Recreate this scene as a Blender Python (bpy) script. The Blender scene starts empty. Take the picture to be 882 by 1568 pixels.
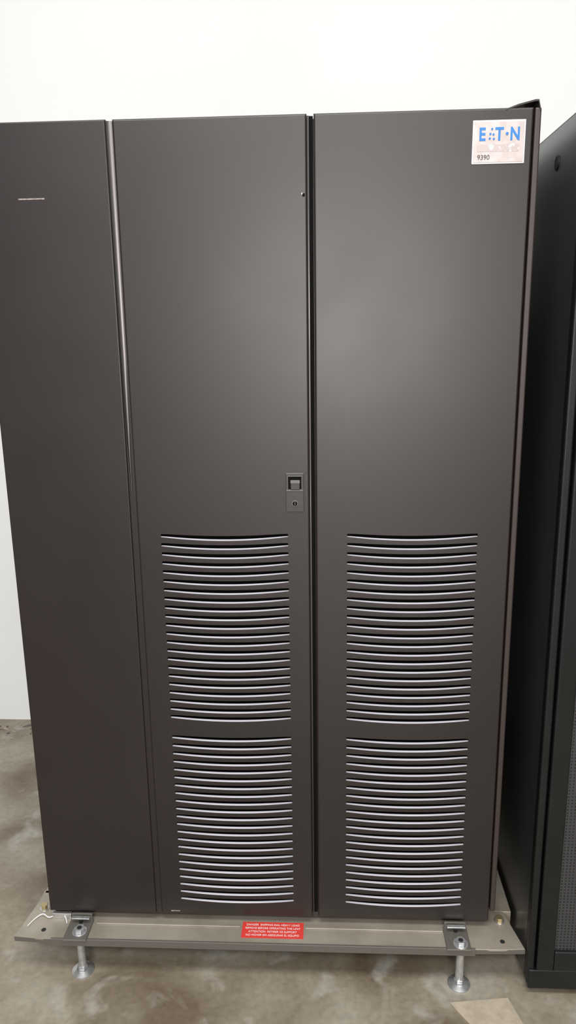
import bpy, bmesh, math, random
from mathutils import Matrix, Vector
random.seed(4)
sc=bpy.context.scene
sc.view_settings.view_transform='Standard'
col=bpy.context.collection

# ---------------------------------------------------------------- materials
def mat(name,color,rough=.5,metal=0.,spec=.5,noise=None,bump=None):
    """noise=(scale,color2,lo,hi) ; bump=(scale,strength)"""
    m=bpy.data.materials.new(name);m.use_nodes=True
    nt=m.node_tree;b=nt.nodes['Principled BSDF']
    b.inputs['Base Color'].default_value=(*color,1);b.inputs['Roughness'].default_value=rough
    b.inputs['Metallic'].default_value=metal;b.inputs['Specular IOR Level'].default_value=spec
    tc=nt.nodes.new('ShaderNodeTexCoord')
    if noise:
        n=nt.nodes.new('ShaderNodeTexNoise');n.inputs['Scale'].default_value=noise[0];n.inputs['Detail'].default_value=6
        nt.links.new(tc.outputs['Object'],n.inputs['Vector'])
        r=nt.nodes.new('ShaderNodeValToRGB');r.color_ramp.elements[0].position=noise[2];r.color_ramp.elements[1].position=noise[3]
        r.color_ramp.elements[0].color=(*color,1);r.color_ramp.elements[1].color=(*noise[1],1)
        nt.links.new(n.outputs['Fac'],r.inputs['Fac']);nt.links.new(r.outputs['Color'],b.inputs['Base Color'])
    if bump:
        n=nt.nodes.new('ShaderNodeTexNoise');n.inputs['Scale'].default_value=bump[0];n.inputs['Detail'].default_value=3
        nt.links.new(tc.outputs['Object'],n.inputs['Vector'])
        bp=nt.nodes.new('ShaderNodeBump');bp.inputs['Strength'].default_value=bump[1];bp.inputs['Distance'].default_value=.001
        nt.links.new(n.outputs['Fac'],bp.inputs['Height']);nt.links.new(bp.outputs['Normal'],b.inputs['Normal'])
    return m
PAINT=mat('charcoal_powder_coat',(.0110,.0070,.0066),.38,0,.60,(2.5,(.0135,.0090,.0085),.35,.7),(900,.05))
nt=PAINT.node_tree;b=nt.nodes['Principled BSDF'];tc=[n for n in nt.nodes if n.type=='TEX_COORD'][0]
n=nt.nodes.new('ShaderNodeTexNoise');n.inputs['Scale'].default_value=5;n.inputs['Detail'].default_value=8
nt.links.new(tc.outputs['Object'],n.inputs['Vector'])
mr=nt.nodes.new('ShaderNodeMapRange');mr.inputs['From Min'].default_value=.3;mr.inputs['From Max'].default_value=.7;mr.inputs['To Min'].default_value=.365;mr.inputs['To Max'].default_value=.395
nt.links.new(n.outputs['Fac'],mr.inputs['Value']);nt.links.new(mr.outputs['Result'],b.inputs['Roughness'])
SEAMHI=mat('seam_highlight_metal',(.155,.145,.142),.38,1,.5)  # metal tone standing in for the sheen along the upper seam
GASK=mat('charcoal_satin_trim',(.07,.062,.06),.3,0,.8)
SIDE=mat('side_panel_paint',(.034,.023,.021),.4,0,.6,None,(900,.05))
DARK=mat('vent_void',(.004,.004,.004),.8,0,.1)
LIP=mat('louvre_lip_lit',(.43,.43,.47),.35,0,.6)  # louvres are painted like the doors; their lit edges are put into this colour
BLACK=mat('rack_black_paint',(.0045,.0052,.0055),.36,0,.4,(5,(.007,.008,.0085),.4,.7),(700,.1))
RSIDE=mat('rack_side_paint',(.030,.032,.032),.25,0,1.0)
LATCH=mat('latch_plastic',(.03,.028,.027),.38,0,.5)
LATCHE=mat('latch_edge',(.13,.125,.12),.35,0,.5)
STEEL=mat('base_steel',(.37,.335,.275),.45,.35,.5,(9,(.27,.24,.19),.4,.7))
STEELD=mat('base_steel_edge',(.13,.12,.105),.5,.3,.5)
ZINC=mat('zinc_plated',(.62,.63,.64),.3,.8,.5,(60,(.45,.46,.47),.4,.7))
BRASS=mat('yellow_zinc',(.5,.4,.22),.35,.8)
RED=mat('red_label',(.62,.045,.035),.45,0,.5)
WHITE=mat('white_print',(.72,.70,.69),.5)
BLUE=mat('blue_print',(.015,.17,.50),.4)
INK=mat('dark_print',(.05,.05,.06),.5)
CARD=mat('cardboard_paper',(.44,.38,.29),.8,0,.3,(30,(.36,.31,.24),.4,.6))
RUBBER=mat('rubber',(.01,.01,.01),.7)
CHIP=mat('scratch_mark',(.35,.3,.27),.7,0,.3,(200,(.12,.1,.09),.45,.7))
PLATE=mat('badge_plate',(.46,.40,.385),.35,.35,.5,(50,(.52,.47,.46),.4,.6))
SMUDGE=mat('badge_scuffed',(.42,.36,.35),.4,.3,.5,(130,(.85,.85,.85),.55,.60))

PERF=mat('perforated_door',(.012,.012,.013),.5)
nt=PERF.node_tree;b=nt.nodes['Principled BSDF'];tc=nt.nodes.new('ShaderNodeTexCoord')
v=nt.nodes.new('ShaderNodeTexVoronoi');v.inputs['Scale'].default_value=120;v.inputs['Randomness'].default_value=0
nt.links.new(tc.outputs['Object'],v.inputs['Vector'])
r=nt.nodes.new('ShaderNodeValToRGB');r.color_ramp.elements[0].position=.30;r.color_ramp.elements[1].position=.36
r.color_ramp.elements[0].color=(.0005,.0005,.0005,1);r.color_ramp.elements[1].color=(.035,.035,.037,1)
nt.links.new(v.outputs['Distance'],r.inputs['Fac']);nt.links.new(r.outputs['Color'],b.inputs['Base Color'])

WALL=mat('white_painted_wall',(.765,.78,.775),.6,0,.3,(1.2,(.71,.725,.72),.35,.75),(25,.35))
FLOOR=bpy.data.materials.new('sealed_concrete');FLOOR.use_nodes=True
nt=FLOOR.node_tree;b=nt.nodes['Principled BSDF'];tc=nt.nodes.new('ShaderNodeTexCoord')
def nz(scale,detail,dist=0):
    n=nt.nodes.new('ShaderNodeTexNoise');n.inputs['Scale'].default_value=scale;n.inputs['Detail'].default_value=detail
    n.inputs['Distortion'].default_value=dist;nt.links.new(tc.outputs['Object'],n.inputs['Vector']);return n
def ramp(src,stops):
    r=nt.nodes.new('ShaderNodeValToRGB');e=r.color_ramp.elements
    while len(e)<len(stops): e.new(.5)
    for i,(p,c) in enumerate(stops): e[i].position=p;e[i].color=(*c,1)
    nt.links.new(src,r.inputs['Fac']);return r
a=ramp(nz(3.6,9,.8).outputs['Fac'],[(.34,(.155,.12,.08)),(.5,(.25,.215,.158)),(.66,(.33,.30,.24))])
c=ramp(nz(9,9,.5).outputs['Fac'],[(.55,(0,0,0)),(.70,(.6,.6,.6))])
d=ramp(nz(60,4).outputs['Fac'],[(.35,(.85,.85,.85)),(.6,(1,1,1))])
mx=nt.nodes.new('ShaderNodeMixRGB');nt.links.new(c.outputs['Color'],mx.inputs['Fac']);nt.links.new(a.outputs['Color'],mx.inputs[1]);mx.inputs[2].default_value=(.46,.45,.41,1)
ml=nt.nodes.new('ShaderNodeMixRGB');ml.blend_type='MULTIPLY';ml.inputs['Fac'].default_value=1
nt.links.new(mx.outputs[0],ml.inputs[1]);nt.links.new(d.outputs['Color'],ml.inputs[2]);nt.links.new(ml.outputs[0],b.inputs['Base Color'])
rr=ramp(nz(4,5).outputs['Fac'],[(.3,(.28,.28,.28)),(.7,(.5,.5,.5))]);nt.links.new(rr.outputs['Color'],b.inputs['Roughness'])

# ---------------------------------------------------------------- helpers
def empty(name):
    e=bpy.data.objects.new(name,None);e.empty_display_size=.1;col.objects.link(e);return e
def finish(bm,name,mats,parent=None,smooth=False,bevel=0,seg=3):
    me=bpy.data.meshes.new(name);bm.to_mesh(me);bm.free()
    for m in (mats if isinstance(mats,(list,tuple)) else [mats]): me.materials.append(m)
    if smooth:
        for p in me.polygons: p.use_smooth=True
    o=bpy.data.objects.new(name,me);col.objects.link(o)
    if parent: o.parent=parent
    if bevel:
        md=o.modifiers.new('bevel','BEVEL');md.width=bevel;md.segments=seg;md.limit_method='ANGLE'
    return o
def addbox(bm,x0,x1,y0,y1,z0,z1):
    vs=[bm.verts.new((x,y,z)) for x in (x0,x1) for y in (y0,y1) for z in (z0,z1)]
    for f in ((0,1,3,2),(4,6,7,5),(0,4,5,1),(2,3,7,6),(0,2,6,4),(1,5,7,3)): bm.faces.new([vs[i] for i in f])
def box(name,x0,x1,y0,y1,z0,z1,m,parent=None,bevel=.001):
    bm=bmesh.new();addbox(bm,x0,x1,y0,y1,z0,z1);return finish(bm,name,m,parent,bevel=bevel)
def addcyl(bm,c,r,z0,z1,n=32,r2=None,axis='Z'):
    if r2 is None:r2=r
    M=Matrix.Translation(Vector(c))
    if axis=='Y': M=M@Matrix.Rotation(math.radians(90),4,'X')
    if axis=='X': M=M@Matrix.Rotation(math.radians(90),4,'Y')
    lo=[bm.verts.new(M@Vector((r*math.cos(2*math.pi*i/n),r*math.sin(2*math.pi*i/n),z0))) for i in range(n)]
    hi=[bm.verts.new(M@Vector((r2*math.cos(2*math.pi*i/n),r2*math.sin(2*math.pi*i/n),z1))) for i in range(n)]
    bm.faces.new(lo[::-1]);bm.faces.new(hi)
    for i in range(n): bm.faces.new((lo[i],lo[(i+1)%n],hi[(i+1)%n],hi[i]))
def cyl(name,c,r,z0,z1,m,parent=None,n=32,r2=None,axis='Z',bevel=.0008):
    bm=bmesh.new();addcyl(bm,c,r,z0,z1,n,r2,axis);return finish(bm,name,m,parent,bevel=bevel,seg=2)
def poly(name,pts,z0,z1,m,parent=None,bevel=.0008):
    bm=bmesh.new();lo=[bm.verts.new((x,y,z0)) for x,y in pts];hi=[bm.verts.new((x,y,z1)) for x,y in pts]
    bm.faces.new(lo[::-1]);bm.faces.new(hi);n=len(pts)
    for i in range(n): bm.faces.new((lo[i],lo[(i+1)%n],hi[(i+1)%n],hi[i]))
    bmesh.ops.recalc_face_normals(bm,faces=bm.faces)
    return finish(bm,name,m,parent,bevel=bevel,seg=2)
def text(name,body,x,y,z,size,m,parent,rot=(math.radians(90),0,0),off=0,sx=1,align='LEFT'):
    t=bpy.data.curves.new(name,'FONT');t.body=body;t.size=size;t.offset=off;t.extrude=.0002;t.align_x=align
    o=bpy.data.objects.new(name,t);col.objects.link(o)
    o.location=(x,y,z);o.rotation_euler=rot;o.scale=(sx,1,1)
    t.materials.append(m);o.parent=parent;return o

def door(name,x0,x1,z0,z1,parent,vx=None,groups=(),b=.004,depth=.022,m=None):
    bm=bmesh.new()
    def q(pts,mi=0):
        f=bm.faces.new([bm.verts.new(p) for p in pts]);f.material_index=mi
    prev=None
    for k in range(6):
        a=k/5*math.pi/2
        ins=b*(1-math.sin(a));yy=b*(1-math.cos(a))
        ring=[(x0+ins,yy,z0+ins),(x1-ins,yy,z0+ins),(x1-ins,yy,z1-ins),(x0+ins,yy,z1-ins)]
        if prev:
            for i in range(4): q([prev[i],prev[(i+1)%4],ring[(i+1)%4],ring[i]])
        prev=ring
    ring=[(p[0],depth,p[2]) for p in prev]
    for i in range(4): q([prev[i],prev[(i+1)%4],ring[(i+1)%4],ring[i]])
    q(ring[::-1])
    X0,X1,Z0,Z1=x0+b,x1-b,z0+b,z1-b
    if not vx: q([(X0,0,Z0),(X1,0,Z0),(X1,0,Z1),(X0,0,Z1)])
    else:
        va,vb=vx;N=24;xm=(va+vb)/2;hw=(vb-va)/2
        q([(X0,0,Z0),(va,0,Z0),(va,0,Z1),(X0,0,Z1)]);q([(vb,0,Z0),(X1,0,Z0),(X1,0,Z1),(vb,0,Z1)])
        slots=[]
        for (zt,zb,n) in groups:
            pitch=(zt-zb-.006)/(n-1)
            for i in range(n): slots.append(zb+i*pitch)
        slots.sort()
        def zz(s,x):
            u=max(0,1-((x-xm)/hw)**2)
            lo=s-.0095*u
            return lo,lo+.0068+.0047*u**.6,.0010+.0015*u**.5
        D=.016
        for j in range(N):
            xa=va+(vb-va)*j/N;xb=va+(vb-va)*(j+1)/N
            la=lb=Z0
            for s in slots:
                a0,a1,ha=zz(s,xa);b0,b1,hb=zz(s,xb)
                q([(xa,0,la),(xb,0,lb),(xb,0,b0),(xa,0,a0)])
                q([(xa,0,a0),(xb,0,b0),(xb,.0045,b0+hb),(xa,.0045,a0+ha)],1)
                q([(xa,.0045,a0+ha),(xb,.0045,b0+hb),(xb,D,b0),(xa,D,a0)],2)
                q([(xa,0,a1),(xb,0,b1),(xb,D,b1),(xa,D,a1)],2)
                la,lb=a1,b1
            q([(xa,0,la),(xb,0,lb),(xb,0,Z1),(xa,0,Z1)])
        for (zt,zb,n) in groups:
            q([(va,D,zb-.03),(vb,D,zb-.03),(vb,D,zt+.01),(va,D,zt+.01)],2)
        for s in slots:
            for xx in (va,vb):
                a0,a1,_=zz(s,xx);q([(xx,0,a0),(xx,D,a0),(xx,D,a1),(xx,0,a1)],2)
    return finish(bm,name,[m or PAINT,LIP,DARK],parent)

# ---------------------------------------------------------------- room
box('floor',-4.2,4.2,-14,1.235,-.1,0,FLOOR,bevel=0)
box('wall_back',-4.2,4.2,1.235,1.385,0,4.6,WALL,bevel=0)

# ---------------------------------------------------------------- UPS cabinet
ZB,ZT=.14,2.02
xL,xS,xR=-.6946,-.4057,.4356
cab=empty('ups_power_cabinet')
box('body',xL+.004,.438,.0225,.85,.1165,ZT-.004,SIDE,cab,.002)
door('left_panel',xL,-.4145,ZB,ZT,cab,b=.003)
groups=[(1.1561,.6982,22),(.6497,.1852,22)]
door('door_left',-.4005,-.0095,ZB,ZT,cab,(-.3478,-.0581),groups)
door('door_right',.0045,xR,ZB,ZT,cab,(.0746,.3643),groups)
# seam: painted filler over the full height, crowned metal strip added above, its taper imitating the seam's fading highlight
box('seam_filler',-.4150,-.4000,.0040,.012,ZB+.004,ZT-.003,PAINT,cab,.001)
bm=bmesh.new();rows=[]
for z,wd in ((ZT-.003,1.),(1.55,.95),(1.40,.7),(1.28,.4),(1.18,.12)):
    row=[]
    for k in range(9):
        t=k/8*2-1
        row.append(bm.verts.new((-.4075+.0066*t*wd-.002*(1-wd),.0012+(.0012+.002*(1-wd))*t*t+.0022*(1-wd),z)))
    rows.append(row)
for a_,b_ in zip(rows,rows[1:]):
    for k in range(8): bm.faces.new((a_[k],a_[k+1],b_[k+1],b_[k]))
finish(bm,'seam_highlight',SEAMHI,cab,smooth=True)
box('gap_strip',-.008,.003,.012,.0226,ZB+.005,ZT-.002,DARK,cab,0)
bm=bmesh.new();addcyl(bm,(-.0070,.006,0),.0022,ZB+.01,ZT-.003,12);finish(bm,'gap_gasket',GASK,cab,smooth=True)
box('side_panel_right',.4385,.4512,.002,.85,.165,ZT,SIDE,cab,.003)
box('side_panel_left',xL-.002,xL+.004,.006,.85,.165,ZT-.004,SIDE,cab,.002)
bm=bmesh.new()
pr=[(.382,ZT-.002),(.405,ZT+.006),(.438,ZT+.0135),(.4445,ZT+.0135),(.449,ZT-.004)]
pts=[]
for y in (.0,.10):
    pts.append([bm.verts.new((x,y,z)) for x,z in pr])
    pts.append([bm.verts.new((x-.001,y,z-.0035)) for x,z in pr])
A,B,C,Dd=pts
for i in range(4):
    bm.faces.new((A[i],A[i+1],C[i+1],C[i]));bm.faces.new((B[i],B[i+1],Dd[i+1],Dd[i]))
    bm.faces.new((A[i],A[i+1],B[i+1],B[i]));bm.faces.new((C[i],C[i+1],Dd[i+1],Dd[i]))
finish(bm,'top_lid_flange',PAINT,cab)
# latch
lx0,lx1,lz0,lz1=-.0625,-.0205,1.208,1.297
box('latch_body',lx0,lx1,-.006,.001,lz0,lz1,LATCHE,cab,.004)
box('latch_face',lx0+.0012,lx1-.0012,-.0072,-.005,lz0+.0012,lz1-.0012,LATCH,cab,.0035)
box('latch_recess',lx0+.006,lx1-.006,-.0076,-.006,lz1-.036,lz1-.006,DARK,cab,.0015)
box('latch_recess_top_edge',lx0+.005,lx1-.005,-.0082,-.0068,lz1-.0075,lz1-.006,LATCHE,cab,.0004)
box('latch_recess_side_1',lx0+.005,lx0+.0062,-.0082,-.0068,lz1-.036,lz1-.006,LATCHE,cab,.0004)
box('latch_recess_side_2',lx1-.0062,lx1-.005,-.0082,-.0068,lz1-.036,lz1-.006,LATCHE,cab,.0004)
box('latch_paddle',lx0+.0115,lx1-.0095,-.0105,-.006,lz1-.037,lz1-.015,LATCH,cab,.0015)
box('latch_paddle_lip',lx0+.0115,lx1-.0095,-.0118,-.009,lz1-.0225,lz1-.015,LATCHE,cab,.001)
box('latch_step',lx0+.002,lx1-.002,-.0085,-.006,lz1-.04,lz1-.037,LATCHE,cab,.0008)
kx=(lx0+lx1)/2
cyl('lock_ring',(kx,-.0072,1.229),.0072,0,.0022,LATCHE,cab,axis='Y')
cyl('lock_core',(kx,-.009,1.229),.0052,0,.0012,DARK,cab,axis='Y',bevel=.0003)
box('lock_slot',kx-.0008,kx+.0008,-.0110,-.0098,1.2255,1.2325,LATCHE,cab,.0002)
# badge
bx0,bx1,bz0,bz1=.318,.421,1.918,1.998
box('badge_border',bx0,bx1,-.0022,.0005,bz0,bz1,WHITE,cab,.001)
box('badge_plate',bx0+.0028,bx1-.0028,-.0028,-.001,bz0+.0028,bz1-.0028,PLATE,cab,.0005)
box('badge_scuffed_area',bx0+.010,bx1-.012,-.0031,-.002,bz0+.022,bz0+.036,SMUDGE,cab,.0003)
yy=-.0032
text('badge_letter_e','E',bx0+.012,yy,bz0+.043,.033,BLUE,cab,off=.0010,sx=.80)
text('badge_letter_t','T',bx0+.044,yy,bz0+.043,.033,BLUE,cab,off=.0010,sx=.80)
text('badge_letter_n','N',bx0+.0725,yy,bz0+.043,.033,BLUE,cab,off=.0010,sx=.78)
for i,(dx,dz) in enumerate([(.0375,.0635),(.0345,.0545),(.0405,.0535),(.0335,.0462),(.0415,.0455),(.0670,.0545)]):
    cyl('badge_dot_%d'%(i+1),(bx0+dx,yy,bz0+dz),.0021 if i<5 else .0028,0,.0006,BLUE,cab,n=16,axis='Y',bevel=0)
text('badge_number','9390',bx0+.010,yy-.0002,bz0+.008,.0125,INK,cab)
# scratches / chips
box('scratch_top_left',-.606,-.551,-.0006,.0004,1.8722,1.8748,CHIP,cab,0)
box('chip_door_edge',-.019,-.014,-.0008,.0004,1.866,1.872,DARK,cab,0)
box('chip_door_edge_bright',-.021,-.0185,-.0008,.0004,1.870,1.873,WHITE,cab,0)
box('small_sticker',-.375,-.352,-.0006,.0004,.1475,.1500,CHIP,cab,0)
box('support_rail_front',-.66,.42,.03,.06,.1165,ZB+.01,STEELD,cab,.001)

# ---------------------------------------------------------------- base frame
bf=empty('steel_base_frame')
zt=.115
poly('front_plate',[(-.768,-.060),(-.70,-.066),(.45,-.066),(.513,-.061),(.487,.060),(.487,.10),(-.748,.10),(-.748,.060)],zt-.005,zt,STEEL,bf)
box('front_lip',-.672,.392,-.068,-.062,zt-.019,zt+.001,STEELD,bf,.001)
poly('wing_edge_left',[(-.768,-.062),(-.672,-.067),(-.672,-.060),(-.764,-.055)],zt-.014,zt-.001,STEELD,bf)
poly('wing_edge_right',[(.392,-.067),(.514,-.063),(.511,-.056),(.392,-.060)],zt-.014,zt-.001,STEELD,bf)
box('front_ridge_1',-.57,-.195,-.015,-.010,zt,zt+.003,STEEL,bf,.001)
box('front_ridge_2',-.028,.32,-.015,-.010,zt,zt+.003,STEEL,bf,.001)
box('side_rail_left',-.745,-.70,.09,.84,zt-.05,zt,STEEL,bf,.002)
box('side_rail_right',.455,.508,.06,.84,zt-.05,zt+.0005,STEEL,bf,.002)
box('rear_rail',-.745,.50,.78,.84,zt-.05,zt+.001,STEEL,bf,.002)
for i,(fx,fy) in enumerate([(-.603,-.046),(.357,-.056),(-.603,.80),(.357,.80)]):
    n='foot_%d_'%(i+1)
    bm=bmesh.new();addcyl(bm,(fx,fy,0),.028,0,.004,40,.028);addcyl(bm,(fx,fy,0),.028,.004,.009,40,.016);finish(bm,n+'pad',ZINC,bf)
    cyl(n+'rod',(fx,fy,0),.010,.008,zt+.010,ZINC,bf,n=24)
    cyl(n+'collar',(fx,fy,0),.013,.010,.020,ZINC,bf,n=6)
    if i<2:
        bx=fx-.006
        box(n+'bracket',bx-.030,bx+.030,-.074,-.002,zt,zt+.005,STEELD,bf,.0015)
        box(n+'bracket_back',bx-.027,bx+.027,-.006,-.001,zt,zt+.022,STEELD,bf,.0015)
        box(n+'clip_bright',bx-.022,bx+.024,-.022,-.012,zt+.018,zt+.022,ZINC,bf,.001)
        box(n+'clip_stem',bx-.004,bx+.004,-.020,-.014,zt+.004,zt+.02,RUBBER,bf,.0005)
        cyl(n+'washer',(fx,fy,0),.0185,zt+.005,zt+.0075,ZINC,bf)
        cyl(n+'nut',(fx,fy,0),.0135,zt+.0075,zt+.017,ZINC,bf,n=6,bevel=.0012)
        cyl(n+'nut_hole',(fx,fy,0),.006,zt+.0165,zt+.0175,RUBBER,bf,n=20,bevel=0)
for i,(hx,hy,r,m) in enumerate([(-.724,.035,.009,BRASS),(.470,.028,.010,BRASS),(-.700,-.038,.006,RUBBER),(.463,-.04,.006,RUBBER)]):
    if m is BRASS:
        cyl('wing_washer_%d'%i,(hx,hy,0),r*1.4,zt,zt+.002,ZINC,bf);cyl('wing_bolt_%d'%i,(hx,hy,0),r,zt+.002,zt+.012,m,bf,n=6)
    else: cyl('wing_hole_%d'%i,(hx,hy,0),r,zt,zt+.0006,m,bf,bevel=0)
box('bracket_link_left',-.690,-.640,.000,.010,zt,zt+.016,ZINC,bf,.001)
cu=bpy.data.curves.new('loose_wire','CURVE');cu.dimensions='3D';cu.bevel_depth=.0014
sp=cu.splines.new('NURBS');wp=[(-.745,-.03,.118),(-.735,-.005,.12),(-.715,.012,.128),(-.70,-.01,.12),(-.68,.012,.122),(-.655,.005,.126),(-.645,-.02,.12)]
sp.points.add(len(wp)-1)
for p,q_ in zip(sp.points,wp): p.co=(*q_,1)
sp.use_endpoint_u=True;sp.order_u=4
wo=bpy.data.objects.new('loose_wire',cu);col.objects.link(wo);wo.parent=bf;cu.materials.append(WHITE)
box('warning_label',-.190,-.033,-.048,.004,zt+.0002,zt+.0012,RED,bf,0)
for i,l in enumerate(['DANGER  SHIPPING RAIL HEAVY LOAD','REMOVE BEFORE OPERATING THE UNIT','ATTENTION  RETIRER CE SUPPORT','NO MOVER SIN ASEGURAR EL EQUIPO']):
    text('label_text_%d'%i,l,-.1115,-.008-.0112*i,zt+.0014,.0085,WHITE,bf,rot=(0,0,0),align='CENTER',sx=.92)

# ---------------------------------------------------------------- neighbouring rack
rk=empty('server_rack')
rx,ry=.516,-.081
box('side_panel',rx,rx+.012,ry+.022,1.0,.03,2.006,RSIDE,rk,.003)
box('body',rx+.012,rx+.588,ry+.03,.995,.035,2.0,BLACK,rk,.002)
box('side_panel_far',rx+.588,rx+.60,ry+.022,1.0,.03,2.006,RSIDE,rk,.003)
box('top_cover',rx+.002,rx+.598,ry+.01,1.0,1.995,2.011,BLACK,rk,.003)
box('corner_post',rx,rx+.018,ry+.004,ry+.03,.03,2.006,BLACK,rk,.004)
box('door_stile_left',rx+.021,rx+.062,ry-.004,ry+.03,.075,2.0,BLACK,rk,.004)
box('door_stile_right',rx+.532,rx+.579,ry-.004,ry+.03,.075,2.0,BLACK,rk,.004)
box('door_rail_bottom',rx+.062,rx+.532,ry-.004,ry+.03,.075,.13,BLACK,rk,.003)
box('door_rail_top',rx+.062,rx+.532,ry-.004,ry+.03,1.94,2.0,BLACK,rk,.003)
box('door_perforated_sheet',rx+.060,rx+.534,ry+.004,ry+.012,.125,1.945,PERF,rk,0)
box('plinth',rx+.004,rx+.596,ry,ry+.03,.018,.072,BLACK,rk,.003)
cyl('side_lock_hole',(rx-.001,.106,1.937),.013,-.001,.002,RUBBER,rk,axis='X',bevel=0)
cyl('side_lock_bezel',(rx-.001,.106,1.937),.016,0,.002,BLACK,rk,axis='X',bevel=0)
for i,(x,y) in enumerate([(rx+.05,ry+.05),(rx+.55,ry+.05),(rx+.05,.94),(rx+.55,.94)]):
    cyl('foot_%d'%i,(x,y,0),.022,0,.036,RUBBER,rk)

# ---------------------------------------------------------------- floor scraps
poly('cardboard_scrap',[(.325,-.112),(.47,-.094),(.492,-.175),(.455,-.25),(.36,-.165)],.0005,.002,CARD,bevel=0)
deb=empty('floor_debris')
for i in range(26):
    x=random.uniform(-1.42,-1.16);y=1.2-abs(random.gauss(0,.07));s=random.uniform(.004,.012);a=random.uniform(0,3.14)
    if i<3: s=.03
    p=[(x+s*math.cos(a),y+s*math.sin(a)),(x-.25*s*math.sin(a),y+.25*s*math.cos(a)),(x-s*math.cos(a),y-s*math.sin(a)),(x+.2*s*math.sin(a),y-.2*s*math.cos(a))]
    poly('chip_%d'%i,p,.0,.003,CARD if i%2 else STEELD,deb,0)

# ---------------------------------------------------------------- camera
yaw,pitch,roll=-.0505,.2354,.0148
f=Vector((math.sin(yaw)*math.cos(pitch),math.cos(yaw)*math.cos(pitch),-math.sin(pitch)))
r=Vector((math.cos(yaw),-math.sin(yaw),0));d=f.cross(r)
c,s=math.cos(roll),math.sin(roll)
R_=c*r+s*d;D_=-s*r+c*d
M=Matrix(((R_[0],-D_[0],-f[0],.0248),(R_[1],-D_[1],-f[1],-1.6315),(R_[2],-D_[2],-f[2],1.5995),(0,0,0,1)))
cam=bpy.data.cameras.new('camera');co=bpy.data.objects.new('camera',cam);col.objects.link(co);co.matrix_world=M
cam.sensor_fit='VERTICAL';cam.sensor_height=36;cam.lens=1150/1568*36;cam.clip_start=.01
sc.camera=co

# ---------------------------------------------------------------- light
w=bpy.data.worlds.new('world');sc.world=w;w.use_nodes=True
w.node_tree.nodes['Background'].inputs[0].default_value=(.95,.97,1,1);w.node_tree.nodes['Background'].inputs[1].default_value=.33
def area(name,loc,target,sx,sy,power,color=(1,1,1)):
    l=bpy.data.lights.new(name,'AREA');l.shape='RECTANGLE';l.size=sx;l.size_y=sy;l.energy=power;l.color=color
    o=bpy.data.objects.new(name,l);col.objects.link(o);o.location=loc
    o.rotation_euler=(Vector(target)-Vector(loc)).to_track_quat('-Z','Y').to_euler();return o
area('ceiling_light_near',(0,-1.6,4.3),(0,-1.6,0),3.2,1.0,140,(1,.98,.95))
area('ceiling_light_mid',(-.2,-4.2,4.3),(0,-3.5,0),3.2,1.0,195,(1,.98,.95))
area('highlight_light_far',(.3,-9,1.9),(0,0,1.4),1.0,1.0,330,(1,.95,.93))  # added far light that makes the soft highlight on the doors; source unseen
